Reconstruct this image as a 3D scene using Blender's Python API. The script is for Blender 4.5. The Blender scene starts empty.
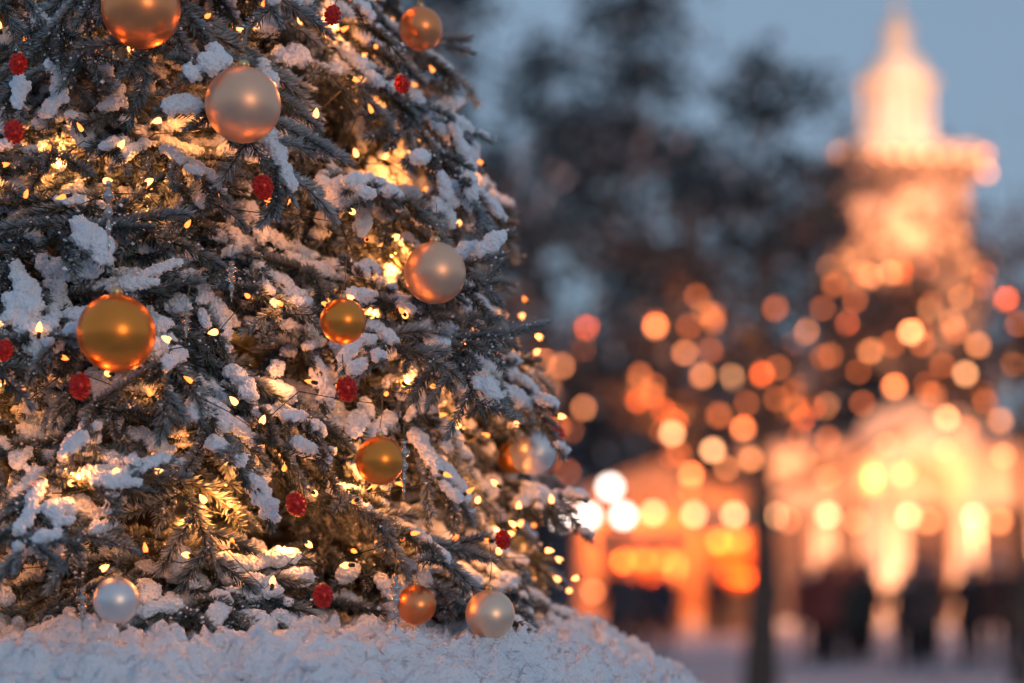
import bpy, math, random
import numpy as np
from mathutils import Vector, Matrix, noise

random.seed(7); rng = np.random.default_rng(7)
scene = bpy.context.scene
scene.view_settings.view_transform = 'Standard'; scene.view_settings.look = 'None'; scene.view_settings.exposure = 0; scene.view_settings.gamma = 1
R = math.radians

# ------------------------------------------------------------------ materials
def new_mat(name):
    m = bpy.data.materials.new(name); m.use_nodes = True
    nt = m.node_tree; b = nt.nodes["Principled BSDF"]
    return m, nt, b

def noisy(name, c1, c2, scale=8, rough=0.8, metallic=0.0, bump=0.0, bscale=40, detail=2, bdist=0.01, coat=0.0):
    m, nt, b = new_mat(name)
    tc = nt.nodes.new("ShaderNodeTexCoord")
    n = nt.nodes.new("ShaderNodeTexNoise"); n.inputs["Scale"].default_value = scale; n.inputs["Detail"].default_value = detail
    nt.links.new(tc.outputs["Object"], n.inputs["Vector"])
    r = nt.nodes.new("ShaderNodeValToRGB")
    r.color_ramp.elements[0].position = 0.35; r.color_ramp.elements[1].position = 0.65
    r.color_ramp.elements[0].color = (*c1, 1); r.color_ramp.elements[1].color = (*c2, 1)
    nt.links.new(n.outputs["Fac"], r.inputs["Fac"]); nt.links.new(r.outputs["Color"], b.inputs["Base Color"])
    b.inputs["Roughness"].default_value = rough; b.inputs["Metallic"].default_value = metallic
    b.inputs["Coat Weight"].default_value = coat; b.inputs["Coat Roughness"].default_value = 0.15
    if bump > 0:
        n2 = nt.nodes.new("ShaderNodeTexNoise"); n2.inputs["Scale"].default_value = bscale; n2.inputs["Detail"].default_value = 2
        nt.links.new(tc.outputs["Object"], n2.inputs["Vector"])
        bp = nt.nodes.new("ShaderNodeBump"); bp.inputs["Strength"].default_value = bump; bp.inputs["Distance"].default_value = bdist
        nt.links.new(n2.outputs["Fac"], bp.inputs["Height"]); nt.links.new(bp.outputs["Normal"], b.inputs["Normal"])
    return m

def emis(name, col, strength, sampling=True):
    m, nt, b = new_mat(name)
    b.inputs["Base Color"].default_value = (*col, 1)
    b.inputs["Emission Color"].default_value = (*col, 1)
    b.inputs["Emission Strength"].default_value = strength
    if not sampling:
        m.cycles.emission_sampling = 'NONE'
    return m

def needle_mat():
    m, nt, b = new_mat("spruce_needles")
    at = nt.nodes.new("ShaderNodeAttribute"); at.attribute_name = "frost"
    oi = nt.nodes.new("ShaderNodeObjectInfo")
    base = nt.nodes.new("ShaderNodeMix"); base.data_type = 'RGBA'
    base.inputs[6].default_value = (0.032, 0.055, 0.050, 1); base.inputs[7].default_value = (0.075, 0.100, 0.092, 1)
    nt.links.new(oi.outputs["Random"], base.inputs[0])
    mx = nt.nodes.new("ShaderNodeMix"); mx.data_type = 'RGBA'
    nt.links.new(at.outputs["Fac"], mx.inputs[0]); nt.links.new(base.outputs[2], mx.inputs[6])
    mx.inputs[7].default_value = (0.50, 0.58, 0.64, 1)
    nt.links.new(mx.outputs[2], b.inputs["Base Color"])
    b.inputs["Roughness"].default_value = 0.6; b.inputs["Specular IOR Level"].default_value = 0.2
    return m

M_needle = needle_mat()
M_twig = noisy("twig_bark", (0.05, 0.032, 0.02), (0.11, 0.075, 0.05), 60, 0.85, detail=0)
M_snow, _nt, _b = new_mat("clump_snow"); _b.inputs["Base Color"].default_value = (0.75, 0.81, 0.88, 1); _b.inputs["Roughness"].default_value = 0.6
M_bank = noisy("bank_snow", (0.74, 0.79, 0.87), (0.83, 0.87, 0.93), 9, 0.6, bump=0.9, bscale=160, bdist=0.008)
M_ground = noisy("trodden_snow", (0.28, 0.33, 0.40), (0.55, 0.60, 0.68), 0.5, 0.9)
M_path = noisy("wet_paving", (0.18, 0.21, 0.26), (0.42, 0.47, 0.55), 0.9, 0.9)
M_farsnow = noisy("far_snow", (0.6, 0.66, 0.74), (0.8, 0.85, 0.9), 2, 0.7)
M_stone = noisy("granite", (0.22, 0.21, 0.2), (0.34, 0.33, 0.31), 20, 0.8, bump=0.5, bscale=60)
M_bark = noisy("tree_bark", (0.03, 0.028, 0.026), (0.075, 0.068, 0.062), 6, 0.9, bump=0.8, bscale=15, bdist=0.02)
M_leafhaze = noisy("hazed_foliage", (0.035, 0.058, 0.070), (0.075, 0.11, 0.130), 0.6, 0.8, detail=0)  # distance haze painted into the foliage colour: lifted and bluish
M_leafwarm = noisy("bare_twigs", (0.08, 0.055, 0.042), (0.15, 0.105, 0.08), 0.8, 0.85, detail=0)
M_wire = noisy("wire_green", (0.01, 0.02, 0.012), (0.02, 0.03, 0.02), 50, 0.5, detail=0)
M_plaster = noisy("cream_plaster", (0.62, 0.50, 0.40), (0.74, 0.62, 0.50), 0.7, 0.8)
M_plaster_o = noisy("ochre_plaster", (0.50, 0.29, 0.16), (0.6, 0.38, 0.23), 0.7, 0.8)
M_dark = noisy("dark_slate", (0.03, 0.035, 0.045), (0.06, 0.065, 0.08), 2, 0.6)
M_mauve = noisy("dim_plaster", (0.16, 0.15, 0.18), (0.24, 0.22, 0.25), 0.4, 0.85)
M_iron = noisy("cast_iron", (0.015, 0.017, 0.02), (0.03, 0.033, 0.038), 10, 0.45, metallic=0.6)
M_wood = noisy("stall_wood", (0.26, 0.13, 0.06), (0.38, 0.21, 0.10), 4, 0.7)
E_bulb = emis("warm_bulb", (1.0, 0.36, 0.10), 5.0, False)
E_bulb2 = emis("warm_bulb_soft", (1.0, 0.25, 0.045), 2.6, False)
E_b1 = emis("bulb_bright", (1.0, 0.42, 0.18), 13, False)
E_b2 = emis("bulb_mid", (1.0, 0.31, 0.11), 8, False)
E_b3 = emis("bulb_dim", (1.0, 0.22, 0.06), 4.4, False)
E_white = emis("white_globe", (1.0, 0.84, 0.74), 10)
E_win = emis("lit_window", (1.0, 0.52, 0.28), 1.0, False)

# ------------------------------------------------------------------ mesh builder
class MB:
    def __init__(s): s.v = []; s.f = []; s.m = []; s.fr = []
    def add(s, vs, fs, mat, frost=0.0):
        o = len(s.v)
        s.v.extend([tuple(map(float, p)) for p in vs])
        s.fr.extend([frost]*len(vs) if np.isscalar(frost) else list(map(float, frost)))
        s.f.extend([tuple(int(i)+o for i in f) for f in fs]); s.m.extend([mat]*len(fs))
    def tube(s, pts, rad, sides=6, mat=0, cap=True, frost=0.0):
        pts = [Vector(p) for p in pts]; n = len(pts); vs = []; fs = []
        up = Vector((0, 0, 1))
        for i, p in enumerate(pts):
            t = (pts[min(i+1, n-1)] - pts[max(i-1, 0)])
            if t.length < 1e-9: t = Vector((0, 0, 1))
            t.normalize()
            a = t.cross(up if abs(t.z) < 0.95 else Vector((1, 0, 0))).normalized(); b = t.cross(a)
            r = rad[i] if hasattr(rad, '__len__') else rad
            for k in range(sides):
                an = 2*math.pi*k/sides
                vs.append(p + a*(math.cos(an)*r) + b*(math.sin(an)*r))
        for i in range(n-1):
            for k in range(sides):
                k2 = (k+1) % sides
                fs.append((i*sides+k, i*sides+k2, (i+1)*sides+k2, (i+1)*sides+k))
        if cap:
            fs.append(tuple(range(sides))[::-1]); fs.append(tuple((n-1)*sides+k for k in range(sides)))
        s.add(vs, fs, mat, frost)
    def box(s, x0, x1, y0, y1, z0, z1, mat=0):
        vs = [(x0,y0,z0),(x1,y0,z0),(x1,y1,z0),(x0,y1,z0),(x0,y0,z1),(x1,y0,z1),(x1,y1,z1),(x0,y1,z1)]
        s.add(vs, [(0,3,2,1),(4,5,6,7),(0,1,5,4),(1,2,6,5),(2,3,7,6),(3,0,4,7)], mat)
    def lathe(s, c, prof, seg=24, mat=0, rot=0.0, sq=None):
        vs = []; fs = []; n = len(prof)
        for r, z in prof:
            for k in range(seg):
                a = 2*math.pi*k/seg + rot
                vs.append((c[0]+r*math.cos(a), c[1]+r*math.sin(a), c[2]+z))
        for i in range(n-1):
            for k in range(seg):
                k2 = (k+1) % seg
                fs.append((i*seg+k, i*seg+k2, (i+1)*seg+k2, (i+1)*seg+k))
        fs.append(tuple(range(seg))[::-1]); fs.append(tuple((n-1)*seg+k for k in range(seg)))
        s.add(vs, fs, mat)
    def sphere(s, c, r, seg=12, rings=8, mat=0, sc=(1,1,1)):
        vs = [(c[0], c[1], c[2]-r*sc[2])]; fs = []
        for i in range(1, rings):
            ph = math.pi*i/rings
            for k in range(seg):
                a = 2*math.pi*k/seg
                vs.append((c[0]+r*sc[0]*math.sin(ph)*math.cos(a), c[1]+r*sc[1]*math.sin(ph)*math.sin(a), c[2]-r*sc[2]*math.cos(ph)))
        vs.append((c[0], c[1], c[2]+r*sc[2]))
        for k in range(seg): fs.append((0, 1+(k+1) % seg, 1+k))
        for i in range(rings-2):
            for k in range(seg):
                k2 = (k+1) % seg; o = 1+i*seg
                fs.append((o+k, o+k2, o+seg+k2, o+seg+k))
        o = 1+(rings-2)*seg; t = len(vs)-1
        for k in range(seg): fs.append((o+k, o+(k+1) % seg, t))
        s.add(vs, fs, mat)
    def mesh(s, name, mats, smooth=False, frost=False):
        me = bpy.data.meshes.new(name); me.from_pydata(s.v, [], s.f)
        for m in mats: me.materials.append(m)
        me.polygons.foreach_set("material_index", s.m)
        if smooth: me.polygons.foreach_set("use_smooth", [True]*len(s.f))
        if frost:
            at = me.attributes.new("frost", 'FLOAT', 'POINT'); at.data.foreach_set("value", s.fr)
        me.update(); return me
    def obj(s, name, mats, smooth=False, parent=None, frost=False):
        return link(name, s.mesh(name, mats, smooth, frost), parent)

def link(name, data, parent=None):
    o = bpy.data.objects.new(name, data); scene.collection.objects.link(o)
    if parent: o.parent = parent
    return o
def empty(name, loc=(0,0,0)):
    o = link(name, None); o.location = loc; o.empty_display_size = 0.2; return o
def light(name, loc, power, col, radius=0.05, parent=None):
    d = bpy.data.lights.new(name, 'POINT'); d.energy = power; d.color = col; d.shadow_soft_size = radius
    o = link(name, d, parent); o.location = loc
    return o

# ------------------------------------------------------------------ world, sun, camera
SUN_EL, SUN_ROT = R(4), R(150)
w = bpy.data.worlds.new("World"); scene.world = w; w.use_nodes = True
nt = w.node_tree; bg = nt.nodes["Background"]
sky = nt.nodes.new("ShaderNodeTexSky"); sky.sky_type = 'NISHITA'; sky.sun_disc = False
sky.sun_elevation = SUN_EL; sky.sun_rotation = SUN_ROT; sky.air_density = 1.0; sky.dust_density = 1.0; sky.ozone_density = 3.0
mixw = nt.nodes.new("ShaderNodeMix"); mixw.data_type = 'RGBA'; mixw.inputs[0].default_value = 0.74
mixw.inputs[7].default_value = (2.2, 3.0, 4.05, 1)      # thin high dusk haze
nt.links.new(sky.outputs[0], mixw.inputs[6]); nt.links.new(mixw.outputs[2], bg.inputs["Color"]); bg.inputs["Strength"].default_value = 0.14
sl = bpy.data.lights.new("sun", 'SUN'); sl.energy = 0.38; sl.angle = R(14); sl.color = (1.0, 0.66, 0.42)
so = link("sun", sl); sd = Vector((math.sin(SUN_ROT)*math.cos(SUN_EL), math.cos(SUN_ROT)*math.cos(SUN_EL), math.sin(SUN_EL)))
so.rotation_euler = sd.to_track_quat('Z', 'Y').to_euler()

cam = bpy.data.cameras.new("camera"); co = link("camera", cam); scene.camera = co
co.location = (0, 0, 1.6); co.rotation_euler = (R(90), 0, 0)
cam.lens = 70; cam.sensor_width = 36; cam.shift_y = 0.2236; cam.clip_end = 3000
cam.dof.use_dof = True; cam.dof.focus_distance = 2.50; cam.dof.aperture_fstop = 1.9

# ------------------------------------------------------------------ ground
g = MB(); g.add([(-900,-300,0),(900,-300,0),(900,1500,0),(-900,1500,0)], [(0,1,2,3)], 0); g.obj("ground", [M_ground])
g = MB(); g.add([(-14,14,0.004),(30,14,0.004),(30,52,0.004),(-14,52,0.004)], [(0,1,2,3)], 0); g.obj("plaza_pavement", [M_path])

# ------------------------------------------------------------------ spruce boughs
def fill_needles(mb, path, dens, nl, r2):
    P = np.array(path); seg = np.linalg.norm(np.diff(P, axis=0), axis=1); cum = np.concatenate([[0], np.cumsum(seg)]); L = cum[-1]
    n = int(L*dens)
    if n < 4: return
    s = np.sort(r2.random(n))*L
    pos = np.stack([np.interp(s, cum, P[:, i]) for i in range(3)], 1)
    e = 0.004
    T = np.stack([np.interp(np.minimum(s+e, L), cum, P[:, i])-np.interp(np.maximum(s-e, 0), cum, P[:, i]) for i in range(3)], 1)
    T /= np.linalg.norm(T, axis=1)[:, None]+1e-9
    up = np.array([0.03, 0.02, 1.0]); A = np.cross(T, up); A /= np.linalg.norm(A, axis=1)[:, None]+1e-9; B = np.cross(A, T)
    ph = r2.random(n)*2*math.pi
    rad = A*np.cos(ph)[:, None]-B*np.sin(ph)[:, None]
    rad = np.where((rad[:, 2:3] < -0.6) & (r2.random((n, 1)) < .5), -rad, rad)
    al = R(42)+r2.normal(0, 0.15, n); tipf = np.clip((s/L-0.8)/0.2, 0, 1); al = al*(1-0.6*tipf)
    D = T*np.cos(al)[:, None]+rad*np.sin(al)[:, None]
    ln = nl*(0.75+0.4*r2.random(n))*(1-0.25*tipf)
    D[:, 2] += 0.08; D /= np.linalg.norm(D, axis=1)[:, None]
    rv = r2.normal(size=(n, 3)); S = np.cross(D, rv); S /= np.linalg.norm(S, axis=1)[:, None]+1e-9
    wd = 0.00100*(0.8+0.4*r2.random(n))
    c0 = pos; mid = pos+D*(ln*0.55)[:, None]; tip = pos+D*ln[:, None]
    a = mid+S*wd[:, None]; b = mid-S*wd[:, None]
    V = np.stack([c0, a, tip, b], 1).reshape(-1, 3)
    F = np.arange(4*n).reshape(-1, 4)
    nz = np.array([noise.noise(Vector(p)*16) for p in pos])
    fr = np.clip(0.08+0.48*np.clip(rad[:, 2], 0, 1)+0.50*nz+0.22*r2.random(n), 0, 0.92)
    fr4 = np.stack([fr*0.2, fr*0.8, np.clip(fr*1.3, 0, 1), fr*0.8], 1).reshape(-1)
    mb.add(V, F, 0, fr4)

def curved(p0, d0, L, droop, n, r2, wob=0.06):
    pts = [np.array(p0, float)]; d = np.array(d0, float); d /= np.linalg.norm(d)
    wv = r2.normal(0, wob, 3)
    for i in range(n):
        d = d+np.array([0, 0, -droop/n])+wv/n; d /= np.linalg.norm(d)
        pts.append(pts[-1]+d*L/n)
    return pts

def make_bough(idx, snowy, bare=False):
    r2 = np.random.default_rng(100+idx); mb = MB(); snow = []
    L = 0.40
    main = curved((0,0,0), (1,0,0.22), L, 0.35+0.4*r2.random(), 14, r2, 0.2)
    twigs = [(main, 0.0032, 0.0)]
    s = 0.24; side = 1
    while s < 0.96:
        i = s*14; i0 = int(i); p = main[i0]*(1-(i-i0))+main[min(i0+1, 14)]*(i-i0)
        T = main[min(i0+1, 14)]-main[i0]; T = T/np.linalg.norm(T)
        sv = np.cross(np.array([0, 0, 1.]), T)*side; sv /= np.linalg.norm(sv)
        ang = R(48+r2.normal(0, 9))
        d = T*math.cos(ang)+sv*math.sin(ang)+np.array([0, 0, r2.normal(0.0, 0.26)])
        ll = (0.058+0.125*(1-s)**0.9)*(0.75+0.5*r2.random())
        tw = curved(p, d, ll, 0.25+0.35*r2.random(), 7, r2, 0.25)
        twigs.append((tw, 0.0018, s))
        if ll > 0.085:
            for q, sd2 in ((2, 1), (4, -1), (5, 1))[:1+(ll > 0.105)+(ll > .13)]:
                T2 = tw[q+1]-tw[q]; T2 /= np.linalg.norm(T2)
                s2 = np.cross(np.array([0, 0, 1.]), T2)*sd2
                d2 = T2*0.7+s2*0.7+np.array([0, 0, r2.normal(0, 0.22)])
                twigs.append((curved(tw[q], d2, ll*(0.38+0.15*r2.random()), 0.3, 5, r2, 0.2), 0.0014, s))
        s += 0.055*(0.75+0.5*r2.random()); side *= -1
    off = Vector((idx*3.1, idx*1.7, 0.3))
    for ti, (tw, rad, ss) in enumerate(twigs):
        n = len(tw)
        mb.tube(tw, [rad*(1-0.6*i/(n-1)) for i in range(n)], 4, 1)
        st = tw if rad < 0.003 else tw[2:]
        fill_needles(mb, st, 3200, 0.0160, r2)
        P = np.array(tw); cen = P[n//2]
        pv = noise.noise(Vector(cen)*10+off)+0.25*r2.normal()
        thr = {0: .48, 1: .19, 2: -.03}[snowy]
        if pv < thr: continue
        amt = min(1.0, 0.45+1.6*(pv-thr))
        ln = np.linalg.norm(np.diff(P, axis=0), axis=1).sum(); m = max(4, int(ln/0.0035))
        t0 = (0.5 if ti == 0 else 0.15)+0.25*r2.random(); t1 = 0.88+0.12*r2.random()
        for k in range(m):
            tt = k/(m-1)
            if tt < t0 or tt > t1: continue
            t = tt*(n-1); i0 = min(int(t), n-2); p = P[i0]*(1-(t-i0))+P[i0+1]*(t-i0)
            nv = noise.noise(Vector(p)*48+off)
            if nv < -0.24: continue
            env = math.sin(math.pi*min(1, max(0.08, (tt-t0)/(t1-t0))))**.4
            rr = (0.0054+0.0070*amt*env)*(0.85+0.45*nv)*(0.9+0.2*r2.random())
            snow.append((p+np.array([r2.normal(0, .0028), r2.normal(0, .0028), 0.0045+rr*0.30]), rr))
    nc = {0: 120, 1: 300, 2: 400}[snowy]
    for k in range(nc):
        tw, rad, ss = twigs[r2.integers(len(twigs))]; i1 = r2.integers(1, len(tw)); P = tw[i1]+(tw[i1-1]-tw[i1])*r2.random()
        c = P+np.array([r2.normal(0, .006), r2.normal(0, .006), 0.003+abs(r2.normal(0, .005))]); q = 0.0008+0.0022*r2.random()**2
        o = np.array([[q,0,0],[0,q,0],[-q,0,0],[0,-q,0],[0,0,q*.8],[0,0,-q*.8]])*(0.7+0.6*r2.random((6, 1)))+c
        mb.add(o, [(0,1,4),(1,2,4),(2,3,4),(3,0,4),(1,0,5),(2,1,5),(3,2,5),(0,3,5)], 2)
    if snow:
        sb = MB()
        for c, rr in snow: sb.sphere(c, rr, 8, 6, 0, (1.1, 1.1, 0.8))
        me = sb.mesh("tmp", []); o = bpy.data.objects.new("tmp", me); scene.collection.objects.link(o)
        rm = o.modifiers.new("r", 'REMESH'); rm.mode = 'VOXEL'; rm.voxel_size = 0.0021
        sm = o.modifiers.new("s", 'SMOOTH'); sm.iterations = 2; sm.factor = 0.5
        t1 = bpy.data.textures.new("c1", 'CLOUDS'); t1.noise_scale = 0.010; t1.noise_depth = 3
        d1 = o.modifiers.new("d", 'DISPLACE'); d1.texture = t1; d1.strength = 0.010; d1.mid_level = 0.5
        t2 = bpy.data.textures.new("c2", 'CLOUDS'); t2.noise_scale = 0.0032; t2.noise_depth = 1
        d2 = o.modifiers.new("d2", 'DISPLACE'); d2.texture = t2; d2.strength = 0.006; d2.mid_level = 0.5
        dg = bpy.context.evaluated_depsgraph_get(); ev = o.evaluated_get(dg); em = ev.to_mesh()
        vs = np.empty(len(em.vertices)*3); em.vertices.foreach_get("co", vs); vs = vs.reshape(-1, 3)
        fs = [tuple(p.vertices) for p in em.polygons]
        mb.add(vs, fs, 2); ev.to_mesh_clear(); bpy.data.objects.remove(o)
    return mb.mesh("spruce_bough_%d" % idx, [M_needle, M_twig, M_snow], False, True)

boughs_heavy = [make_bough(i, 2) for i in range(4)]
boughs_mid = [make_bough(10+i, 1) for i in range(5)]
boughs_bare = [make_bough(20+i, 0, True) for i in range(3)]

AX, AY, Z0 = -0.576, 3.0, 1.46
def RR(z): return float(np.interp(z, [1.4, 1.60, 1.84, 2.07, 2.28, 2.46, 4.15], [0.685, 0.69, 0.70, 0.605, 0.54, 0.455, 0.03]))

balls = [ # x, y, z, r, kind
 (-.451, 2.42, 2.283, .048, 'copper'), (-.327, 2.42, 2.166, .046, 'champagne'), (-.457, 2.30, 1.874, .045, 'orange'),
 (-.206, 2.43, 1.904, .028, 'orange'), (-.0995, 2.57, 1.984, .040, 'champagne'), (-.160, 2.41, 1.733, .0295, 'orange'),
 (-.453, 2.28, 1.566, .0265, 'silver'), (-.028, 2.53, 1.544, .0315, 'champ_silver'), (-.122, 2.54, 1.556, .0255, 'copper'),
 (-.130, 2.83, 2.370, .031, 'copper'), (.031, 2.91, 1.773, .034, 'silver'), (.002, 3.03, 1.772, .026, 'gold')]
drops = [(-.226,2.51,2.300),(-.146,2.64,2.245),(-.590,2.36,2.120),(-.499,2.30,1.813),(-.200,2.41,1.820),(-.224,2.36,1.570),
         (-.012,2.65,1.641),(-.592,2.32,1.857),(-.600,2.42,2.216),(.066,2.96,1.80),(-.305,2.44,2.07),(-.26,2.40,1.68)]
keep = [(b[0], b[1], b[2], b[3]) for b in balls]+[(d[0], d[1], d[2], 0.008) for d in drops]

tree = empty("christmas_tree", (AX, AY, Z0))
def place_bough(me, tip, az, pitch, roll, sc):
    rot = Matrix.Rotation(az, 4, 'Z') @ Matrix.Rotation(pitch, 4, 'Y') @ Matrix.Rotation(roll, 4, 'X')
    root = Vector(tip) - (rot @ Vector((0.38*sc, 0, 0.0)))
    o = link("bough", me, tree)
    o.matrix_basis = Matrix.Translation(root-tree.location) @ rot @ Matrix.Scale(sc, 4)

z = 1.50; nb = 0
while z < 4.1:
    Rm = RR(z); cnt = max(4, int(2*math.pi*Rm/0.165)); ph = random.random()*6.28
    for k in range(cnt):
        az = ph+2*math.pi*(k+random.uniform(-.42, .42))/cnt
        zz = z+random.uniform(-.05, .05)
        low = 0.05*noise.noise(Vector((math.cos(az)*2.2, math.sin(az)*2.2, zz*5)))
        r = RR(zz)-0.055+random.gauss(0, 0.034)+low*1.5
        sc = random.uniform(0.85, 1.15)*min(1, max(0.25, Rm/0.42))
        tip = (AX+r*math.cos(az), AY+r*math.sin(az), zz)
        bad = False
        for bx, by, bz, br in keep:
            dx, dy, dz = tip[0]-bx, tip[1]-by, tip[2]-bz
            if math.hypot(dx, dz) < br+0.03 and dy < br+0.02 and dy > -0.3: bad = True
        if bad:
            r -= 0.10; tip = (AX+r*math.cos(az), AY+r*math.sin(az), zz)
        u = random.random(); me = random.choice(boughs_heavy if u < 0.47 else boughs_mid if u < 0.86 else boughs_bare)
        pitch = R(random.gauss(26, 13)) if zz > 1.62 else R(random.gauss(8, 6))
        place_bough(me, tip, az+random.gauss(0, .22), pitch, R(random.gauss(0, 18)), sc); nb += 1
    z += 0.079
print("boughs", nb)
tb = MB(); tb.tube([(0,0,-0.1),(0.01,0,0.6),(0,0.01,1.5),(0,0,2.65)], [0.055,0.045,0.03,0.006], 10, 0)
tb.obj("trunk", [M_bark], True, tree)

# fairy lights on the spruce: one long string wound round the crown
fb = MB(); wire = []; zz = 1.52; az = 0.3; j = 0
while zz < 4.0:
    Rm = RR(zz); step = 0.056/max(Rm, .08)
    az += step; zz += 0.112*step/(2*math.pi)
    zj = zz+0.13*noise.noise(Vector((az*1.7, 3.3, 0)))+0.03*random.uniform(-1, 1)
    r = max(0.02, Rm-0.074+0.05*noise.noise(Vector((az*3.0, 0, 5.1)))+0.04*random.uniform(-1, 1))
    p = Vector((AX+r*math.cos(az), AY+r*math.sin(az), zj)); wire.append(Vector((AX+(r-.03)*math.cos(az), AY+(r-.03)*math.sin(az), zj-.01)))
    hot = random.random() < 0.5; q = 0.0041 if hot else 0.0031
    tl = Vector((random.uniform(-1, 1), random.uniform(-1, 1), random.uniform(-.3, 1))).normalized()
    fb.tube([p-tl*.005, p-tl*.0035, p-tl*.001, p+tl*.002, p+tl*.005, p+tl*.0075], [q*.7, q*.95, q, q*.85, q*.5, q*.1], 8, 0 if hot else 1); fb.tube([p-tl*.013, p-tl*.005], .0026, 5, 2)
    if j % 4 == 0:
        dd = random.choice((.018, .045, .07))
        light("bulb_glow", p-Vector((dd*math.cos(az), dd*math.sin(az), -.008))-tree.location, (.20+3.0*dd)*random.choice((.4, .8, 1.3, 2.2)), (1.0, 0.30, 0.06), 0.008, tree)
    j += 1
fb.tube(wire, 0.0008, 3, 2, False)
o = fb.obj("fairy_lights", [E_bulb, E_bulb2, M_wire], True, tree); o.location = -tree.location
print("bulbs", j)

# ------------------------------------------------------------------ ornaments
def metal(name, col, rough, metallic=1.0, coat=0.0):
    return noisy(name, tuple(c*0.93 for c in col), col, 25, rough, metallic, detail=1, coat=coat)
KM = {'copper': metal("copper_ball", (1.0, 0.34, 0.13), .34, .95), 'champagne': metal("champagne_ball", (1.0, 0.56, 0.36), .42, .92),
      'orange': metal("orange_ball", (1.0, 0.30, 0.05), .31, .93), 'silver': metal("silver_ball", (0.85, 0.78, 0.75), .42, .85),
      'champ_silver': metal("pale_gold_ball", (0.95, 0.66, 0.48), .40, .9), 'gold': metal("gold_ball", (1.0, 0.42, 0.10), .32, .95)}
M_cap = metal("ornament_cap", (0.75, 0.50, 0.26), .3)
M_thread = noisy("thread", (0.2, 0.15, 0.1), (0.3, 0.22, 0.15), 80, .8)
for x, y, zc, r, kd in balls:
    b = MB()
    b.sphere((0,0,0), r, 48, 32, 0)
    b.lathe((0,0,r*0.97), [(r*.17, -r*.03), (r*.17, r*.15), (r*.14, r*.19), (r*.05, r*.21)], 16, 1)
    ring = [(math.cos(a)*r*.09, 0, r*1.25+math.sin(a)*r*.09) for a in np.linspace(0, 2*math.pi, 12)]
    b.tube(ring, r*.015, 5, 1, False)
    b.tube([(0,0,r*1.32), (0.002, .01, r*1.32+.02), (0, .045, r*1.32+.045)], .0006, 4, 2)
    o = b.obj("christmas_ball", [KM[kd], M_cap, M_thread], True); o.location = (x, y, zc)
M_red = noisy("red_berry", (0.42, 0.006, 0.004), (0.72, 0.02, 0.010), 200, .3, 0.35)
for x, y, zc in drops:
    b = MB(); s_ = random.uniform(.95, 1.25)
    b.sphere((0,0,0), .0088*s_, 16, 12, 0, (1, 1, 1.3))
    for k in range(38):
        f = 1-2*(k+.5)/38; a = k*2.39996; rr = math.sqrt(1-f*f); b.sphere((rr*.0088*s_*math.cos(a), rr*.0088*s_*math.sin(a), f*.0114*s_), .0023*s_, 8, 6, 0)
    b.lathe((0,0,.0105*s_), [(.0035, 0), (.0035, .003), (.001, .004)], 8, 2)
    b.tube([(0,0,.012), (0,.004,.026), (0,.03,.04)], .0007, 5, 1)
    o = b.obj("red_berry_ornament", [M_red, M_twig, M_cap], True); o.location = (x, y, zc); o.rotation_euler = (random.uniform(-.3, .3), random.uniform(-.3, .3), 0)
M_glass, ntg, bgx = new_mat("silver_glass"); bgx.inputs["Base Color"].default_value = (.50, .47, .45, 1); bgx.inputs["Roughness"].default_value = .18
bgx.inputs["Metallic"].default_value = .95
for x, y, zt, L in [(-.474,2.34,2.058,.088),(-.378,2.31,1.905,.036),(-.131,2.41,1.757,.072),(-.494,2.29,1.580,.052),(-.142,2.43,1.593,.068),(-.334,2.37,1.968,.048)]:
    b = MB(); prof = []; n = 70
    for i in range(n):
        t = i/(n-1); prof.append((max(.0005, .0092*(1-t)**.75*(0.60+0.40*math.cos(t*4.5*2*math.pi+.4)*(1-.5*t))*(min(1, t*9+.3))), -t*L))
    b.lathe((0,0,0), prof[::-1], 14, 0); b.tube([(0,0,0), (0,0,.008), (0,.03,.03)], .0006, 4, 1)
    o = b.obj("icicle_ornament", [M_glass, M_thread], True); o.location = (x, y, zt)

# ------------------------------------------------------------------ planter with snow bank
pl = empty("stone_planter", (AX, AY, 0))
HX = [0, .55, .72, .80, .88, .95, .98]; HZ = [1.545, 1.52, 1.506, 1.452, 1.404, 1.366, 1.330]
b = MB(); b.lathe((0,0,0), [(1.0, 0), (1.0, .18), (.93, .2), (.91, 1.2), (.97, 1.24), (.97, 1.32), (.85, 1.32), (.8, 1.2)], 64, 0); b.obj("planter_wall", [M_stone], False, pl)
b = MB(); NR, NA = 190, 620; vs = []; fs = []
def heap(X, Y, r):
    h = float(np.interp(r, HX, HZ)); am = 1.0 if r < .94 else .3
    return h+am*(0.028*noise.noise(Vector((X*5, Y*5, 1)))+0.024*noise.noise(Vector((X*15, Y*15, 2)))+0.022*abs(noise.noise(Vector((X*36, Y*36, 3))))+0.014*noise.noise(Vector((X*80, Y*80, 4)))+0.007*noise.noise(Vector((X*170, Y*170, 4))))
for i in range(NR):
    r = 0.35+.63*(i/(NR-1)) if i else 0.01
    for k in range(NA):
        a = 2*math.pi*k/NA; X, Y = r*math.cos(a), r*math.sin(a)
        vs.append((X, Y, heap(X, Y, r)))
for i in range(NR-1):
    for k in range(NA):
        k2 = (k+1) % NA; fs.append((i*NA+k, (i+1)*NA+k, (i+1)*NA+k2, i*NA+k2))
b.add(vs, fs, 0); b.obj("snow_heap", [M_bank], True, pl)
b = MB()
for k in range(1600):
    a = random.uniform(0, 6.28); r = random.uniform(.5, .93); X, Y = r*math.cos(a), r*math.sin(a); q = random.uniform(.0012, .0035) if random.random() < .8 else random.uniform(.004, .011)
    b.sphere((X, Y, heap(X, Y, r)+q*.3), q, 6, 5, 0, (random.uniform(.8, 1.3), 1, .75))
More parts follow.
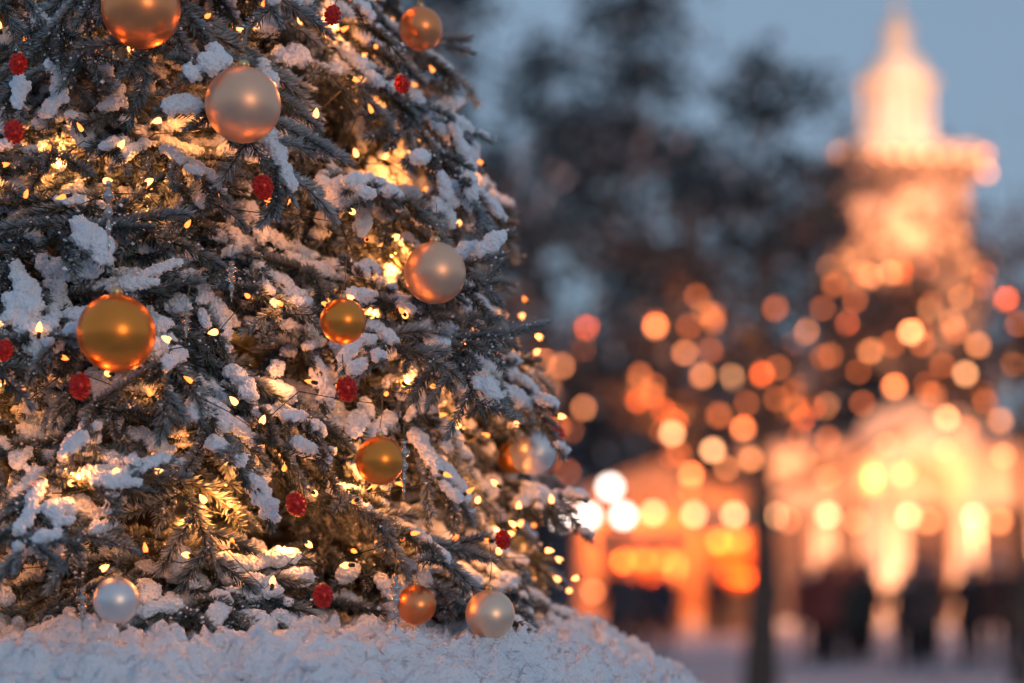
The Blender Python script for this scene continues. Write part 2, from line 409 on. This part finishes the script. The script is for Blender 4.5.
b.obj("snow_lumps", [M_bank], True, pl)

# ------------------------------------------------------------------ background trees
def far_tree(name, loc, h, cr, z_lo, n_clump, leaf, seed, leafmat, per=46, snow=0.18, limbs=9, trunk_r=.22, csize=.13):
    rs = random.Random(seed); rn = np.random.default_rng(seed); mb = MB()
    top = Vector((rs.uniform(-.4, .4), rs.uniform(-.4, .4), h*.93))
    tp = [Vector((0,0,0)), Vector((.05,0,h*.25)), Vector((top.x*.4, top.y*.4, h*.55)), top]
    mb.tube(tp, [trunk_r*1.15, trunk_r*.85, trunk_r*.5, trunk_r*.08], 8, 0)
    ends = []
    for i in range(limbs):
        t = z_lo/h+(0.92-z_lo/h)*(i+rs.random()*.6)/limbs
        b0 = Vector((top.x*t*.6, top.y*t*.6, h*t*.9)); a = i*2.4+rs.uniform(-.4, .4)
        ln = cr*math.sqrt(max(.1, 1-((t-.5)/.62)**2))*rs.uniform(.75, 1.1)
        d = Vector((math.cos(a), math.sin(a), rs.uniform(.15, .6))).normalized()
        p1 = b0+d*ln*.5; p2 = b0+d*ln+Vector((0,0,ln*.08))
        mb.tube([b0, p1, p2], [trunk_r*.35, trunk_r*.2, .02], 5, 0)
        for q in range(6):
            f = rs.uniform(.25, 1); s0 = b0.lerp(p2, f); dd = (d+Vector((rs.gauss(0, .7), rs.gauss(0, .7), rs.gauss(.1, .5)))).normalized()
            e = s0+dd*cr*rs.uniform(.2, .45); mb.tube([s0, e], [trunk_r*.12, .012], 4, 0); ends += [e, s0.lerp(e, .6)]
        ends.append(p2)
    for k in range(n_clump):
        c = Vector(rs.choice(ends))+Vector((rs.gauss(0, .07), rs.gauss(0, .07), rs.gauss(0, .06)))*cr
        sg = cr*csize*rs.uniform(.6, 1.4); n = per
        P = rn.normal(size=(n, 3))*np.array([sg, sg, sg*.6])+np.array(c)
        U = rn.normal(size=(n, 3)); U /= np.linalg.norm(U, axis=1)[:, None]
        W = np.cross(U, rn.normal(size=(n, 3))); W /= np.linalg.norm(W, axis=1)[:, None]
        l = leaf*(.6+.8*rn.random(n))[:, None]
        V = np.stack([P-U*l, P+W*l*.45, P+U*l, P-W*l*.45], 1).reshape(-1, 3)
        F = np.arange(4*n).reshape(-1, 4); ns = int(n*snow*rs.uniform(0, 2))
        ns = min(n, ns)
        if ns: mb.add(V[:4*ns], F[:ns], 2)
        mb.add(V[4*ns:], F[:n-ns], 1)
    o = mb.obj(name, [M_bark, leafmat, M_farsnow], False); o.location = loc
    return [Vector(e)+Vector(loc) for e in ends], o

far_tree("pine_tree", (1.0, 68, 0), 22.5, 5.8, 3, 250, .26, 1, M_leafhaze, per=34, snow=.16, limbs=14, csize=.12)
far_tree("pine_tree", (6.0, 72, 0), 22.0, 5.6, 3, 250, .26, 2, M_leafhaze, per=34, snow=.14, limbs=14, csize=.12)
far_tree("pine_tree", (10.6, 80, 0), 20.0, 4.6, 3, 130, .26, 3, M_leafhaze, per=24, snow=.10, limbs=14, csize=.12)
far_tree("pine_tree", (-5.5, 70, 0), 24, 6.0, 3, 200, .26, 4, M_leafhaze, per=34, snow=.15, limbs=14)
far_tree("pine_tree", (13.6, 78, 0), 13.5, 4.2, 3, 150, .26, 5, M_leafhaze, per=34, snow=.10)
far_tree("pine_tree", (28.8, 72, 0), 24.5, 5.4, 4, 220, .26, 6, M_leafhaze, per=34, snow=.10, limbs=14)
far_tree("pine_tree", (19.8, 76, 0), 12, 5.0, 2, 180, .26, 8, M_leafhaze, per=34, snow=.08)
far_tree("pine_tree", (-15, 62, 0), 20, 6, 3, 110, .26, 9, M_leafhaze, snow=.10)
b = MB(); rn = np.random.default_rng(5); n = 22000
X = rn.uniform(-60, 90, n); Zt = 6.5+2.2*np.sin(X*.35)+1.5*np.sin(X*.9+1); P = np.stack([X, rn.uniform(108, 120, n), rn.random(n)**.8*Zt*1.3], 1)
U = rn.normal(size=(n, 3)); U /= np.linalg.norm(U, axis=1)[:, None]; W = np.cross(U, rn.normal(size=(n, 3))); W /= np.linalg.norm(W, axis=1)[:, None]
l = .6*(.6+.8*rn.random(n))[:, None]
b.add(np.stack([P-U*l, P+W*l*.6, P+U*l, P-W*l*.6], 1).reshape(-1, 3), np.arange(4*n).reshape(-1, 4), 0); b.obj("distant_tree_line", [M_leafhaze])

# lit trees with string lights
ends, t1o = far_tree("lime_tree", (3.12, 25, 0), 6.6, 2.7, 2.6, 90, .07, 11, M_leafwarm, per=30, snow=.03, limbs=11, trunk_r=.21, csize=.10)
ends2, t2o = far_tree("lime_tree", (6.9, 27, 0), 7.4, 2.9, 3.4, 90, .07, 12, M_leafwarm, per=30, snow=.03, limbs=11, trunk_r=.13, csize=.10)
ends3, t3o = far_tree("lime_tree", (-.9, 30, 0), 6.4, 2.4, 2.6, 60, .07, 13, M_leafwarm, per=30, snow=.06, limbs=9, trunk_r=.15, csize=.10)

def bulbs(name, pts, rad=.050):
    b = MB()
    for x, y, z_, k in pts: b.sphere((x, y, z_), rad*(1 if k < 2 else random.choice((.75, .9, 1))), 10, 7, k); b.tube([(x, y, z_+rad), (x, y, z_+rad+.05)], .015, 5, 3)
    srt = sorted(pts, key=lambda p: (round(p[2]*1.6), p[0]))
    b.tube([(p[0], p[1], p[2]+.09) for p in srt], .006, 3, 3, False)
    o = b.obj(name, [E_b1, E_b2, E_b3, M_wire], True)
    for p in pts[::6]: light("bulb_light", (p[0], p[1]-.1, p[2]+.12), 24, (1.0, .30, .08), .05, o)
    return o
named = [(1.80,4.66,1),(2.42,4.87,1),(2.17,4.34,1),(2.39,4.05,1),(2.75,4.02,0),(3.28,3.63,1),(2.90,3.38,1),(2.01,3.32,0),(2.52,3.11,0),
 (3.94,3.66,1),(3.68,4.61,1),(3.55,4.43,2),(3.14,4.05,2),(1.61,4.05,2),(1.75,3.8,2),(2.2,3.75,2),(3.4,3.9,2),(2.95,3.7,2),(1.9,3.6,2),(2.6,3.55,2),(2.0,3.02,2),(2.7,2.9,1),(3.0,3.0,1),(3.6,3.3,2),(2.25,2.8,1),(3.3,4.9,2),(4.0,4.3,2)]
pts = [(x*(1+d/25), 25+d, 1.6+(z_-1.6)*(1+d/25), k) for (x, z_, k) in named for d in [random.uniform(-1.5, 1.5)]]
for e in random.sample([e for e in ends if e.z < 5.1], 34):
    pts.append((e.x, e.y, e.z+random.uniform(-.5, .1), 2))
bulbs("string_lights", pts)
named = [(5.01,4.59,0),(5.25,4.87,0),(5.50,4.73,1),(5.69,4.07,0),(5.85,4.43,1),(5.61,5.04,1),(5.46,3.51,0),(5.44,3.11,1),(6.13,3.48,1),(6.17,3.04,1),
 (4.50,4.36,1),(5.15,4.45,2),(4.2,4.7,2),(4.0,5.4,1),(4.15,5.55,1),(4.5,5.3,1),(4.75,5.35,1),(4.05,5.2,2),(4.8,3.9,1),(5.3,3.8,2),(4.35,4.1,2),(5.9,3.8,2),(4.9,5.0,2),(4.6,4.8,2),(6.2,5.0,2),(5.2,5.4,2),(3.9,4.9,2),(4.3,5.0,2),(4.4,3.7,2),(5.0,3.3,2),(6.3,4.2,1),(6.35,4.7,2),(4.7,3.2,1)]
pts = [(x*(1+d/25), 25+d, 1.6+(z_-1.6)*(1+d/25), k) for (x, z_, k) in named for d in [random.uniform(-.5, 3)]]
for e in random.sample([e for e in ends2 if e.z < 5.9], 34): pts.append((e.x, e.y, e.z+random.uniform(-.5, .1), 2))
bulbs("string_lights", pts)
pts = [(.48,30,4.73,0),(.56,30.3,4.4,1),(.75,29.8,4.66,1),(1.08,30,4.05,1),(.9,30.2,3.72,2),(.3,30,4.2,1),(1.1,29.6,5.2,2),(.35,30.4,3.6,1),(1.22,30,1.28,1),(.55,30.2,3.3,2)]
for e in random.sample([e for e in ends3 if e.z < 5.0], 16): pts.append((e.x, e.y, e.z, 2))
bulbs("string_lights", pts)
fs_ = empty("festoon_lights", (0, 45, 0)); b = MB(); pts = [(4.11,2.86),(5.02,2.86),(5.92,2.84),(7.14,2.86),(8.97,2.84),(10.44,2.82),(12.0,2.86),(3.2,2.9)]
for x, z_ in pts: b.sphere((x, 0, z_), .10, 10, 8, 0)
pp = sorted(pts); b.tube([(2.2,0,3.1)]+[(x, 0, z_+.12) for x, z_ in pp]+[(13.2,0,3.1)], .012, 4, 1, False)
for x in (2.2, 13.2, 8.0): b.tube([(x,0,0),(x,0,3.15)], .04, 8, 1)
b.obj("festoon_string", [E_b1, M_iron], True, fs_)

# ------------------------------------------------------------------ street lamp with four globes
lp = empty("street_lamp", (2.45, 46, 0)); b = MB()
b.lathe((0,0,0), [(.22,0),(.22,.15),(.14,.3),(.10,.9),(.07,1.1),(.06,2.6),(.09,2.65),(.05,2.75),(.04,3.4)], 14, 0)
for dx in (-1.32, -.70, .12):
    b.tube([(0,0,2.35),(dx*.5,0,2.3),(dx,0.05*(dx<0),2.5),(dx,0.05*(dx<0),2.66)], .03, 6, 0); b.lathe((dx,0.05*(dx<0),2.64), [(.03,0),(.1,.05),(.1,.08)], 10, 0)
b.obj("lamp_post", [M_iron], True, lp); b = MB()
for dx, z_ in ((-1.32, 2.86), (-.70, 2.86), (.12, 2.86), (-.18, 3.52)): b.sphere((dx, 0, z_), .15, 16, 12, 0)
b.obj("lamp_globes", [E_white], True, lp)
b = MB(); b.tube([(0,0,3.2),(-.18,0,3.36)], .03, 6, 0); b.obj("top_bracket", [M_iron], True, lp)

# ------------------------------------------------------------------ bell tower
tw = empty("bell_tower", (17.4, 90, 0)); tw.scale = (.9, .9, .965); b = MB(); sq = math.sqrt(2); q4 = math.pi/4
def sqp(b, prof, mat, rot=q4, seg=4): b.lathe((0,0,0), [(r*sq if seg == 4 else r, z_) for r, z_ in prof], seg, mat, rot)
sqp(b, [(4.3,0),(4.3,1.2),(4.1,1.3),(4.1,9.6),(4.5,9.8),(4.5,10.3),(3.7,10.4),(3.7,15.2),(4.0,15.4),(4.0,15.9),(2.95,16.0),(2.95,19.3),(3.3,19.5),(3.5,20.0),(3.75,20.2),(3.75,20.7),(3.3,20.8),(3.3,21.0),(2.1,21.1)], 0)
b.lathe((0,0,0), [(1.95,21.1),(1.95,21.8),(1.4,21.82),(1.4,24.1),(1.95,24.2),(2.1,24.5),(1.6,24.65),(1.5,25.2),(1.15,25.7),(.65,25.85),(.6,26.7),(.85,26.8),(.7,27.0),(.3,27.6),(.12,28.2),(.05,30.5)], 24, 0)
for k in range(8):
    a = k*math.pi/4+.2; cx, cy = 1.72*math.cos(a), 1.72*math.sin(a); b.lathe((cx, cy, 21.8), [(.2,0),(.17,.15),(.15,2.2),(.2,2.38)], 8, 0)
b.sphere((0,0,30.0), .22, 10, 8, 0)
for sx in (-1, 1):
    for sy in (-1, 1):
        for zb, hw, hh in ((16.0, 2.98, 3.3), (10.4, 3.73, 4.8)):
            b.lathe((sx*hw*.88, sy*hw*1.0, zb), [(.34,0),(.28,.3),(.25,hh-.4),(.36,hh-.05)], 10, 0)
            b.lathe((sx*hw*.56, sy*hw*1.0, zb), [(.30,0),(.25,.3),(.22,hh-.4),(.32,hh-.05)], 10, 0)
b.obj("tower_walls", [M_plaster], False, tw)
b = MB()
def arch_panel(b, cx, y, z0, hw, zs, mat, thick=.08):
    vs = [(cx-hw,y,z0),(cx+hw,y,z0)]+[(cx+hw*math.cos(a),y,zs+hw*math.sin(a)) for a in np.linspace(0, math.pi, 13)]; n = len(vs)
    vb = [(x, y+thick, z_) for x, _, z_ in vs]
    b.add(vs+vb, [tuple(range(n))]+[(i, i+n, (i+1) % n+n, (i+1) % n) for i in range(n)], mat)
arch_panel(b, 0, -3.03, 16.4, .85, 18.1, 0); arch_panel(b, 0, -3.78, 11, 1.0, 13.4, 1); arch_panel(b, 0, -4.18, 3, 1.2, 6, 1)
b.obj("tower_openings", [E_win, M_dark], False, tw)
WARM = (1.0, .34, .13); PALE = (1.0, .58, .40)
for dx in (-2.4, 2.4): light("flood", (dx, -5.2, 16.3), 420, WARM, .2, tw)
light("flood", (0, -8.5, 19.5), 900, WARM, .2, tw)
light("flood", (-6, -3, 18), 400, WARM, .2, tw)
for dx, dy, z_, pw in ((-2.9,-3.0,21.6,280),(2.9,-3.0,21.6,280),(0,-6.0,23.8,900),(0,-5,26.5,320)): light("flood", (dx, dy, z_), pw, PALE, .2, tw)
light("flood", (0, -6.5, 11), 300, WARM, .2, tw)
b = MB()
for k in range(9): b.sphere((-3.5+7*k/8, -3.90, 20.4), .12, 8, 6, 0)
b.sphere((-3.6, -3.85, 19.6), .22, 8, 6, 0); b.sphere((3.6, -3.85, 19.6), .16, 8, 6, 0); b.obj("cornice_lamps", [E_b2], True, tw)

# ------------------------------------------------------------------ arcade / colonnaded gate
ar = empty("arcade_building", (0, 60, 0))
def arch_wall(b, x0, x1, z1, cx, hw, zs, y0, y1, mat):
    b.box(x0, cx-hw, y0, y1, 0, zs, mat); b.box(cx+hw, x1, y0, y1, 0, zs, mat)
    A = [(cx-hw*math.cos(a), zs+hw*math.sin(a)) for a in np.linspace(0, math.pi, 17)]
    prof = [(x0, zs)]+A+[(x1, zs)]
    for i in range(len(prof)-1):
        (xa, za), (xb, zb) = prof[i], prof[i+1]
        vs = [(xa,y0,za),(xb,y0,zb),(xb,y0,z1),(xa,y0,z1),(xa,y1,za),(xb,y1,zb),(xb,y1,z1),(xa,y1,z1)]
        b.add(vs, [(0,1,2,3),(5,4,7,6),(1,0,4,5)], mat)
    b.add([(x0,y0,z1),(x1,y0,z1),(x1,y1,z1),(x0,y1,z1)], [(0,1,2,3)], mat)
b = MB(); BW = 2.15; x = 7.25; bays = []
for k in range(7):
    c = x+BW/2; bays.append(c); zt = 4.9
    arch_wall(b, x, x+BW, zt, c, .74, 2.9, 0, .8, 0)
    for s_ in (-.9, .9):
        b.lathe((c+s_, -.35, 0), [(.22,0),(.22,.25),(.15,.3),(.13,4.1),(.22,4.3),(.22,4.45)], 12, 0)
    x += BW
b.box(7.1, x+.15, -.7, 1.0, 4.9, 5.15, 0); b.box(6.95, x+.3, -.85, 1.1, 5.15, 5.4, 0)
b.obj("arcade_wall", [M_plaster], False, ar)
b = MB(); c = bays[2]-.6
arch_wall(b, c-1.75, c+1.75, 5.7, c, 1.05, 3.9, -1.25, -.9, 0)
V = [(c+1.75*math.cos(a), 5.7+.85*math.sin(a)) for a in np.linspace(0, math.pi, 17)]; n = len(V)
b.add([(x_, -1.25, z_) for x_, z_ in V]+[(x_, -.9, z_) for x_, z_ in V], [tuple(range(n))]+[(i, i+n, (i+1) % n+n, (i+1) % n) for i in range(n)], 0)
for s_ in (-1.4, 1.4): b.lathe((c+s_, -1.6, 0), [(.26,0),(.26,.25),(.18,.3),(.15,5.0),(.26,5.2),(.26,5.4)], 12, 0)
b.obj("gate_portal", [M_plaster], False, ar)
b = MB(); b.box(6.95, x+.3, 3.6, 4.0, 0, 5.4, 0); b.box(6.95, x+.3, 1.0, 3.6, 5.2, 5.4, 0); b.obj("rear_wall", [M_mauve], False, ar)
b = MB()
for cx in bays:
    for k in range(7): b.box(cx-.66+k*.2, cx-.62+k*.2, .3, .34, 0, 2.2, 0)
    b.box(cx-.74, cx+.74, .28, .36, 2.2, 2.26, 0)
b.obj("iron_gates", [M_iron], False, ar)
b = MB(); b.add([(6.85,-.9,5.42),(x+.4,-.9,5.42),(x+.4,2.0,6.0),(6.85,2.0,6.0),(6.85,4.2,5.42),(x+.4,4.2,5.42)], [(0,1,2,3),(3,2,5,4),(0,3,4),(1,5,2)], 0); b.obj("slate_roof", [M_dark], False, ar)
ORG = (1.0, .25, .055); AMB = (1.0, .38, .17)
for k, cx in enumerate(bays):
    xx = cx-BW/2
    light("uplight", (xx, -1.5, 1.0), 250, (1.0, .46, .26), .12, ar)
    light("column_lamp", (xx, -1.6, 2.7), 120, AMB, .1, ar)
    light("arch_lamp", (cx, -1.9, 4.3), 110, ORG, .1, ar)
    light("portico_lamp", (cx, 1.8, 4.2), 90, ORG, .1, ar)
light("portal_lamp", (c, -3.2, 5.3), 300, AMB, .12, ar)
b = MB()
for cx in bays: b.sphere((cx-BW/2, -.95, 4.45), .17, 10, 8, 0); b.sphere((cx, .4, 3.1), .13, 10, 8, 0)
b.obj("arcade_lanterns", [E_b2], True, ar)

# lit pavilion left of the arcade
pv = empty("pavilion", (4.6, 63, 0)); b = MB()
b.box(-2.6, 2.6, .0, 5, 0, .25, 0)
for k in range(7): b.lathe((-2.4+k*.8, .35, .25), [(.2,0),(.2,.15),(.14,.2),(.12,2.9),(.2,3.1)], 10, 0)
b.box(-2.65, 2.65, .05, 5, 3.35, 3.8, 0); b.box(-2.8, 2.8, -.1, 5.1, 3.8, 3.95, 0); b.box(-2.5, 2.5, 1.7, 2.0, .25, 3.35, 1)
b.add([(-2.8,-.1,3.96),(2.8,-.1,3.96),(0,-.1,5.1),(-2.8,5.1,3.96),(2.8,5.1,3.96),(0,5.1,5.1)], [(0,1,2),(3,5,4),(0,2,5,3),(1,4,5,2)], 0)
b.obj("pavilion_walls", [M_plaster_o, M_plaster_o], False, pv)
for dx, pw in ((-1.7, 110), (0, 240), (1.7, 380)): light("pavilion_lamp", (dx, -2.0, 1.6), pw, ORG, .1, pv); light("porch_lamp", (dx, 1.0, 2.8), 150, ORG, .1, pv)

# ------------------------------------------------------------------ market stalls (orange glow)
def stall(name, x, y, wd, h):
    st = empty(name, (x, y, 0)); b = MB()
    b.box(-wd/2, wd/2, -.0, .12, 0, 1.0, 0); b.box(-wd/2-.05, wd/2+.05, -.25, .2, 1.0, 1.08, 0)
    b.box(-wd/2, -wd/2+.12, .12, 2.2, 0, h, 0); b.box(wd/2-.12, wd/2, .12, 2.2, 0, h, 0); b.box(-wd/2+.12, wd/2-.12, 2.08, 2.2, 0, h, 0)
    for s_ in (-1, 1): b.box(s_*wd/2-.07, s_*wd/2+.07, -.14, -.01, 0, h, 0)
    b.box(-wd/2+.2, wd/2-.2, 1.7, 2.05, 1.2, 1.25, 0); b.box(-wd/2+.2, wd/2-.2, 1.7, 2.05, 1.75, 1.8, 0)
    for k in range(14):
        b.lathe((-wd/2+.3+k*(wd-.6)/13, 1.85, 1.26 if k % 2 else 1.81), [(.07,0),(.09,.1),(.05,.22),(.03,.26)], 8, 2)
    b.obj("stall_body", [M_wood, M_farsnow, KM['copper']], False, st)
    b = MB(); b.add([(-wd/2-.3,-.4,h),(wd/2+.3,-.4,h),(wd/2+.3,1.1,h+.45),(-wd/2-.3,1.1,h+.45),(-wd/2-.3,2.5,h),(wd/2+.3,2.5,h)], [(0,1,2,3),(3,2,5,4),(0,3,4),(1,5,2)], 0); b.obj("stall_roof", [M_plaster_o], False, st)
    b = MB()
    for f in (0, -.3, .3): b.sphere((wd*f, .9, h-.3), .12, 8, 6, 1)
    b.obj("stall_lights", [E_b3, E_b3], True, st)
    for dx in (-wd*.3, wd*.3): light("stall_lamp", (dx, .8, h-.55), 300, ORG, .1, st)
    light("counter_lamp", (0, -1.3, h-.5), 110, ORG, .1, st)
stall("market_stall", 3.5, 52, 1.9, 2.2); stall("market_stall", 5.9, 51, 1.7, 2.7)
# ------------------------------------------------------------------ palace behind
b = MB(); b.box(-14, 10, 82, 92, 0, 9.5, 0); b.box(-14.4, 10.4, 81.6, 92.4, 9.5, 10, 0)
b.add([(-14.4,81.6,10.01),(10.4,81.6,10.01),(8,87,12.6),(-12,87,12.6),(-14.4,92.4,10.01),(10.4,92.4,10.01)], [(0,1,2,3),(3,2,5,4),(0,3,4),(1,5,2)], 1)
for i in range(9):
    for j2 in range(2):
        cx = -12.6+i*2.65; arch_panel(b, cx, 81.93, 1.6+j2*4, .6, 3.6+j2*4, 2 if (i*3+j2) % 4 == 0 else 3, .05)
        b.box(cx-.75, cx+.75, 81.8, 81.99, 1.4+j2*4, 1.55+j2*4, 0)
b.obj("palace_building", [M_mauve, M_farsnow, E_win, M_dark])

# ------------------------------------------------------------------ people
coats = [noisy("coat_%d" % i, c, tuple(v*1.5 for v in c), 12, .9) for i, c in enumerate([(.012,.014,.02),(.03,.035,.05),(.05,.03,.03),(.02,.03,.03),(.04,.04,.045),(.015,.02,.04),(.10,.03,.03)])]
M_trou = noisy("trousers", (.012,.013,.018), (.03,.032,.04), 10, .9); M_boot = noisy("boots", (.015,.01,.008), (.03,.02,.015), 10, .6)
M_skin = noisy("skin", (.45,.28,.21), (.55,.36,.28), 10, .55); M_hair = noisy("hair", (.03,.02,.012), (.07,.045,.03), 40, .7)
hats = [noisy("hat_%d" % i, c, tuple(v*1.4 for v in c), 60, .95) for i, c in enumerate([(.3,.3,.32),(.2,.03,.03),(.04,.05,.09)])]
def person(x, y, h, yaw, seed):
    rs = random.Random(seed); k = h/1.75; st = rs.uniform(-.16, .16); sw = rs.uniform(-.1, .1); bend = rs.uniform(0, .22)
    J = [((0,0,.96),.15),((0,0,1.14),.155),((0,.0,1.33),.175),((0,.0,1.47),.075),((0,.01,1.55),.075),((0,.02,1.63),.10),((0,.005,1.70),.088)]
    E = [(0,1),(1,2),(2,3),(3,4),(4,5),(5,6)]
    def chain(a, lst):
        p = a
        for c in lst: J.append(c); E.append((p, len(J)-1)); p = len(J)-1
    ends = []
    for s_ in (-1, 1):
        chain(2, [((s_*.18,0,1.41),.085),((s_*.245,-.02+s_*sw*.3,1.14),.068),((s_*.235,.08+bend*.6+s_*sw,.92+bend*.5),.05),((s_*.225,.11+bend*.8+s_*sw,.86+bend*.6),.038)]); ends.append(J[-1][0])
        chain(0, [((s_*.10,0,.88),.125),((s_*.11,s_*st*.6+.03,.50),.078),((s_*.11,s_*st,.10),.055),((s_*.125,s_*st+.13,.045),.045)])
    me = bpy.data.meshes.new("tmp"); me.from_pydata([Vector(p) for p, _ in J], E, []); o = bpy.data.objects.new("tmp", me); scene.collection.objects.link(o)
    sk = o.modifiers.new("sk", 'SKIN'); sk.use_smooth_shade = True
    for i, (_, r_) in enumerate(J): me.skin_vertices[0].data[i].radius = (r_, r_*.85)
    me.skin_vertices[0].data[0].use_root = True
    ss = o.modifiers.new("ss", 'SUBSURF'); ss.levels = 1; ss.render_levels = 1
    dg = bpy.context.evaluated_depsgraph_get(); ev = o.evaluated_get(dg); em = ev.to_mesh(); b = MB()
    vs = [v.co.copy() for v in em.vertices]; fs = [tuple(p.vertices) for p in em.polygons]; cs = [p.center.copy() for p in em.polygons]
    ev.to_mesh_clear(); bpy.data.objects.remove(o)
    b.add(vs, fs, 0)
    for i, c in enumerate(cs):
        m = 0
        if c.z > 1.67 or (c.z > 1.52 and c.y < -.01): m = 4
        elif c.z > 1.50: m = 3
        elif c.z < .12: m = 2
        elif c.z < .80 and abs(c.x) < .2: m = 1
        b.m[i] = m
    b.lathe((0,0,0), [(.215,.66),(.205,.8),(.175,1.0),(.17,1.1)], 16, 0)
    b.lathe((0,.01,1.46), [(.09,0),(.11,.03),(.10,.07),(.08,.09)], 12, 5)
    if rs.random() < .7: b.lathe((0,.01,1.66), [(.106,0),(.11,.04),(.095,.09),(.05,.125),(.01,.135)], 14, 5); b.sphere((0,.01,1.81), .03, 8, 6, 5)
    b.sphere((0,.115,1.62), .016, 6, 5, 3, (1,1.2,1.3))
    for s_ in (-1, 1):
        b.sphere((s_*.095,.01,1.63), .02, 6, 5, 3, (.5,1,1.4)); b.sphere((s_*.035,.098,1.65), .011, 6, 5, 4)
    for hx, hy, hz in ends:
        for f in range(4):
            q = (f-1.5)*.017; b.tube([(hx,hy+q,hz-.01),(hx,hy+q+.006,hz-.06),(hx*.93,hy+q+.02,hz-.088+abs(f-1.3)*.008)], [.010,.009,.006], 6, 3)
        b.tube([(hx,hy+.025,hz),(hx*.9,hy+.05,hz-.03),(hx*.86,hy+.055,hz-.052)], [.011,.010,.007], 6, 3)
    o = b.obj("person", [rs.choice(coats), M_trou, M_boot, M_skin, M_hair, rs.choice(hats)], True)
    o.location = (x, y, .004); o.rotation_euler = (0, 0, yaw); o.scale = (k,)*3
pp = [(1.85,36,1.78,.4),(2.05,35,1.74,2.9),(2.4,36.5,1.66,.4),(2.65,35,1.72,3.3),(3.4,44,1.75,0.2),(4.9,33,1.76,.3),(5.3,34,1.68,2.9),(4.9,38,1.7,.3),(4.55,44,1.7,3)]
rp = random.Random(3); xx = 5.2
while xx < 9.3:
    pp.append((xx, rp.uniform(31.5, 37), rp.choice((1.62, 1.68, 1.74, 1.8, 1.84)), rp.choice((0, 3.1))+rp.uniform(-.6, .6))); xx += rp.uniform(.08, .26)
for i, (x, y, h, yw) in enumerate(pp): person(x, y, h, yw, 50+i)
print("people", len(pp))
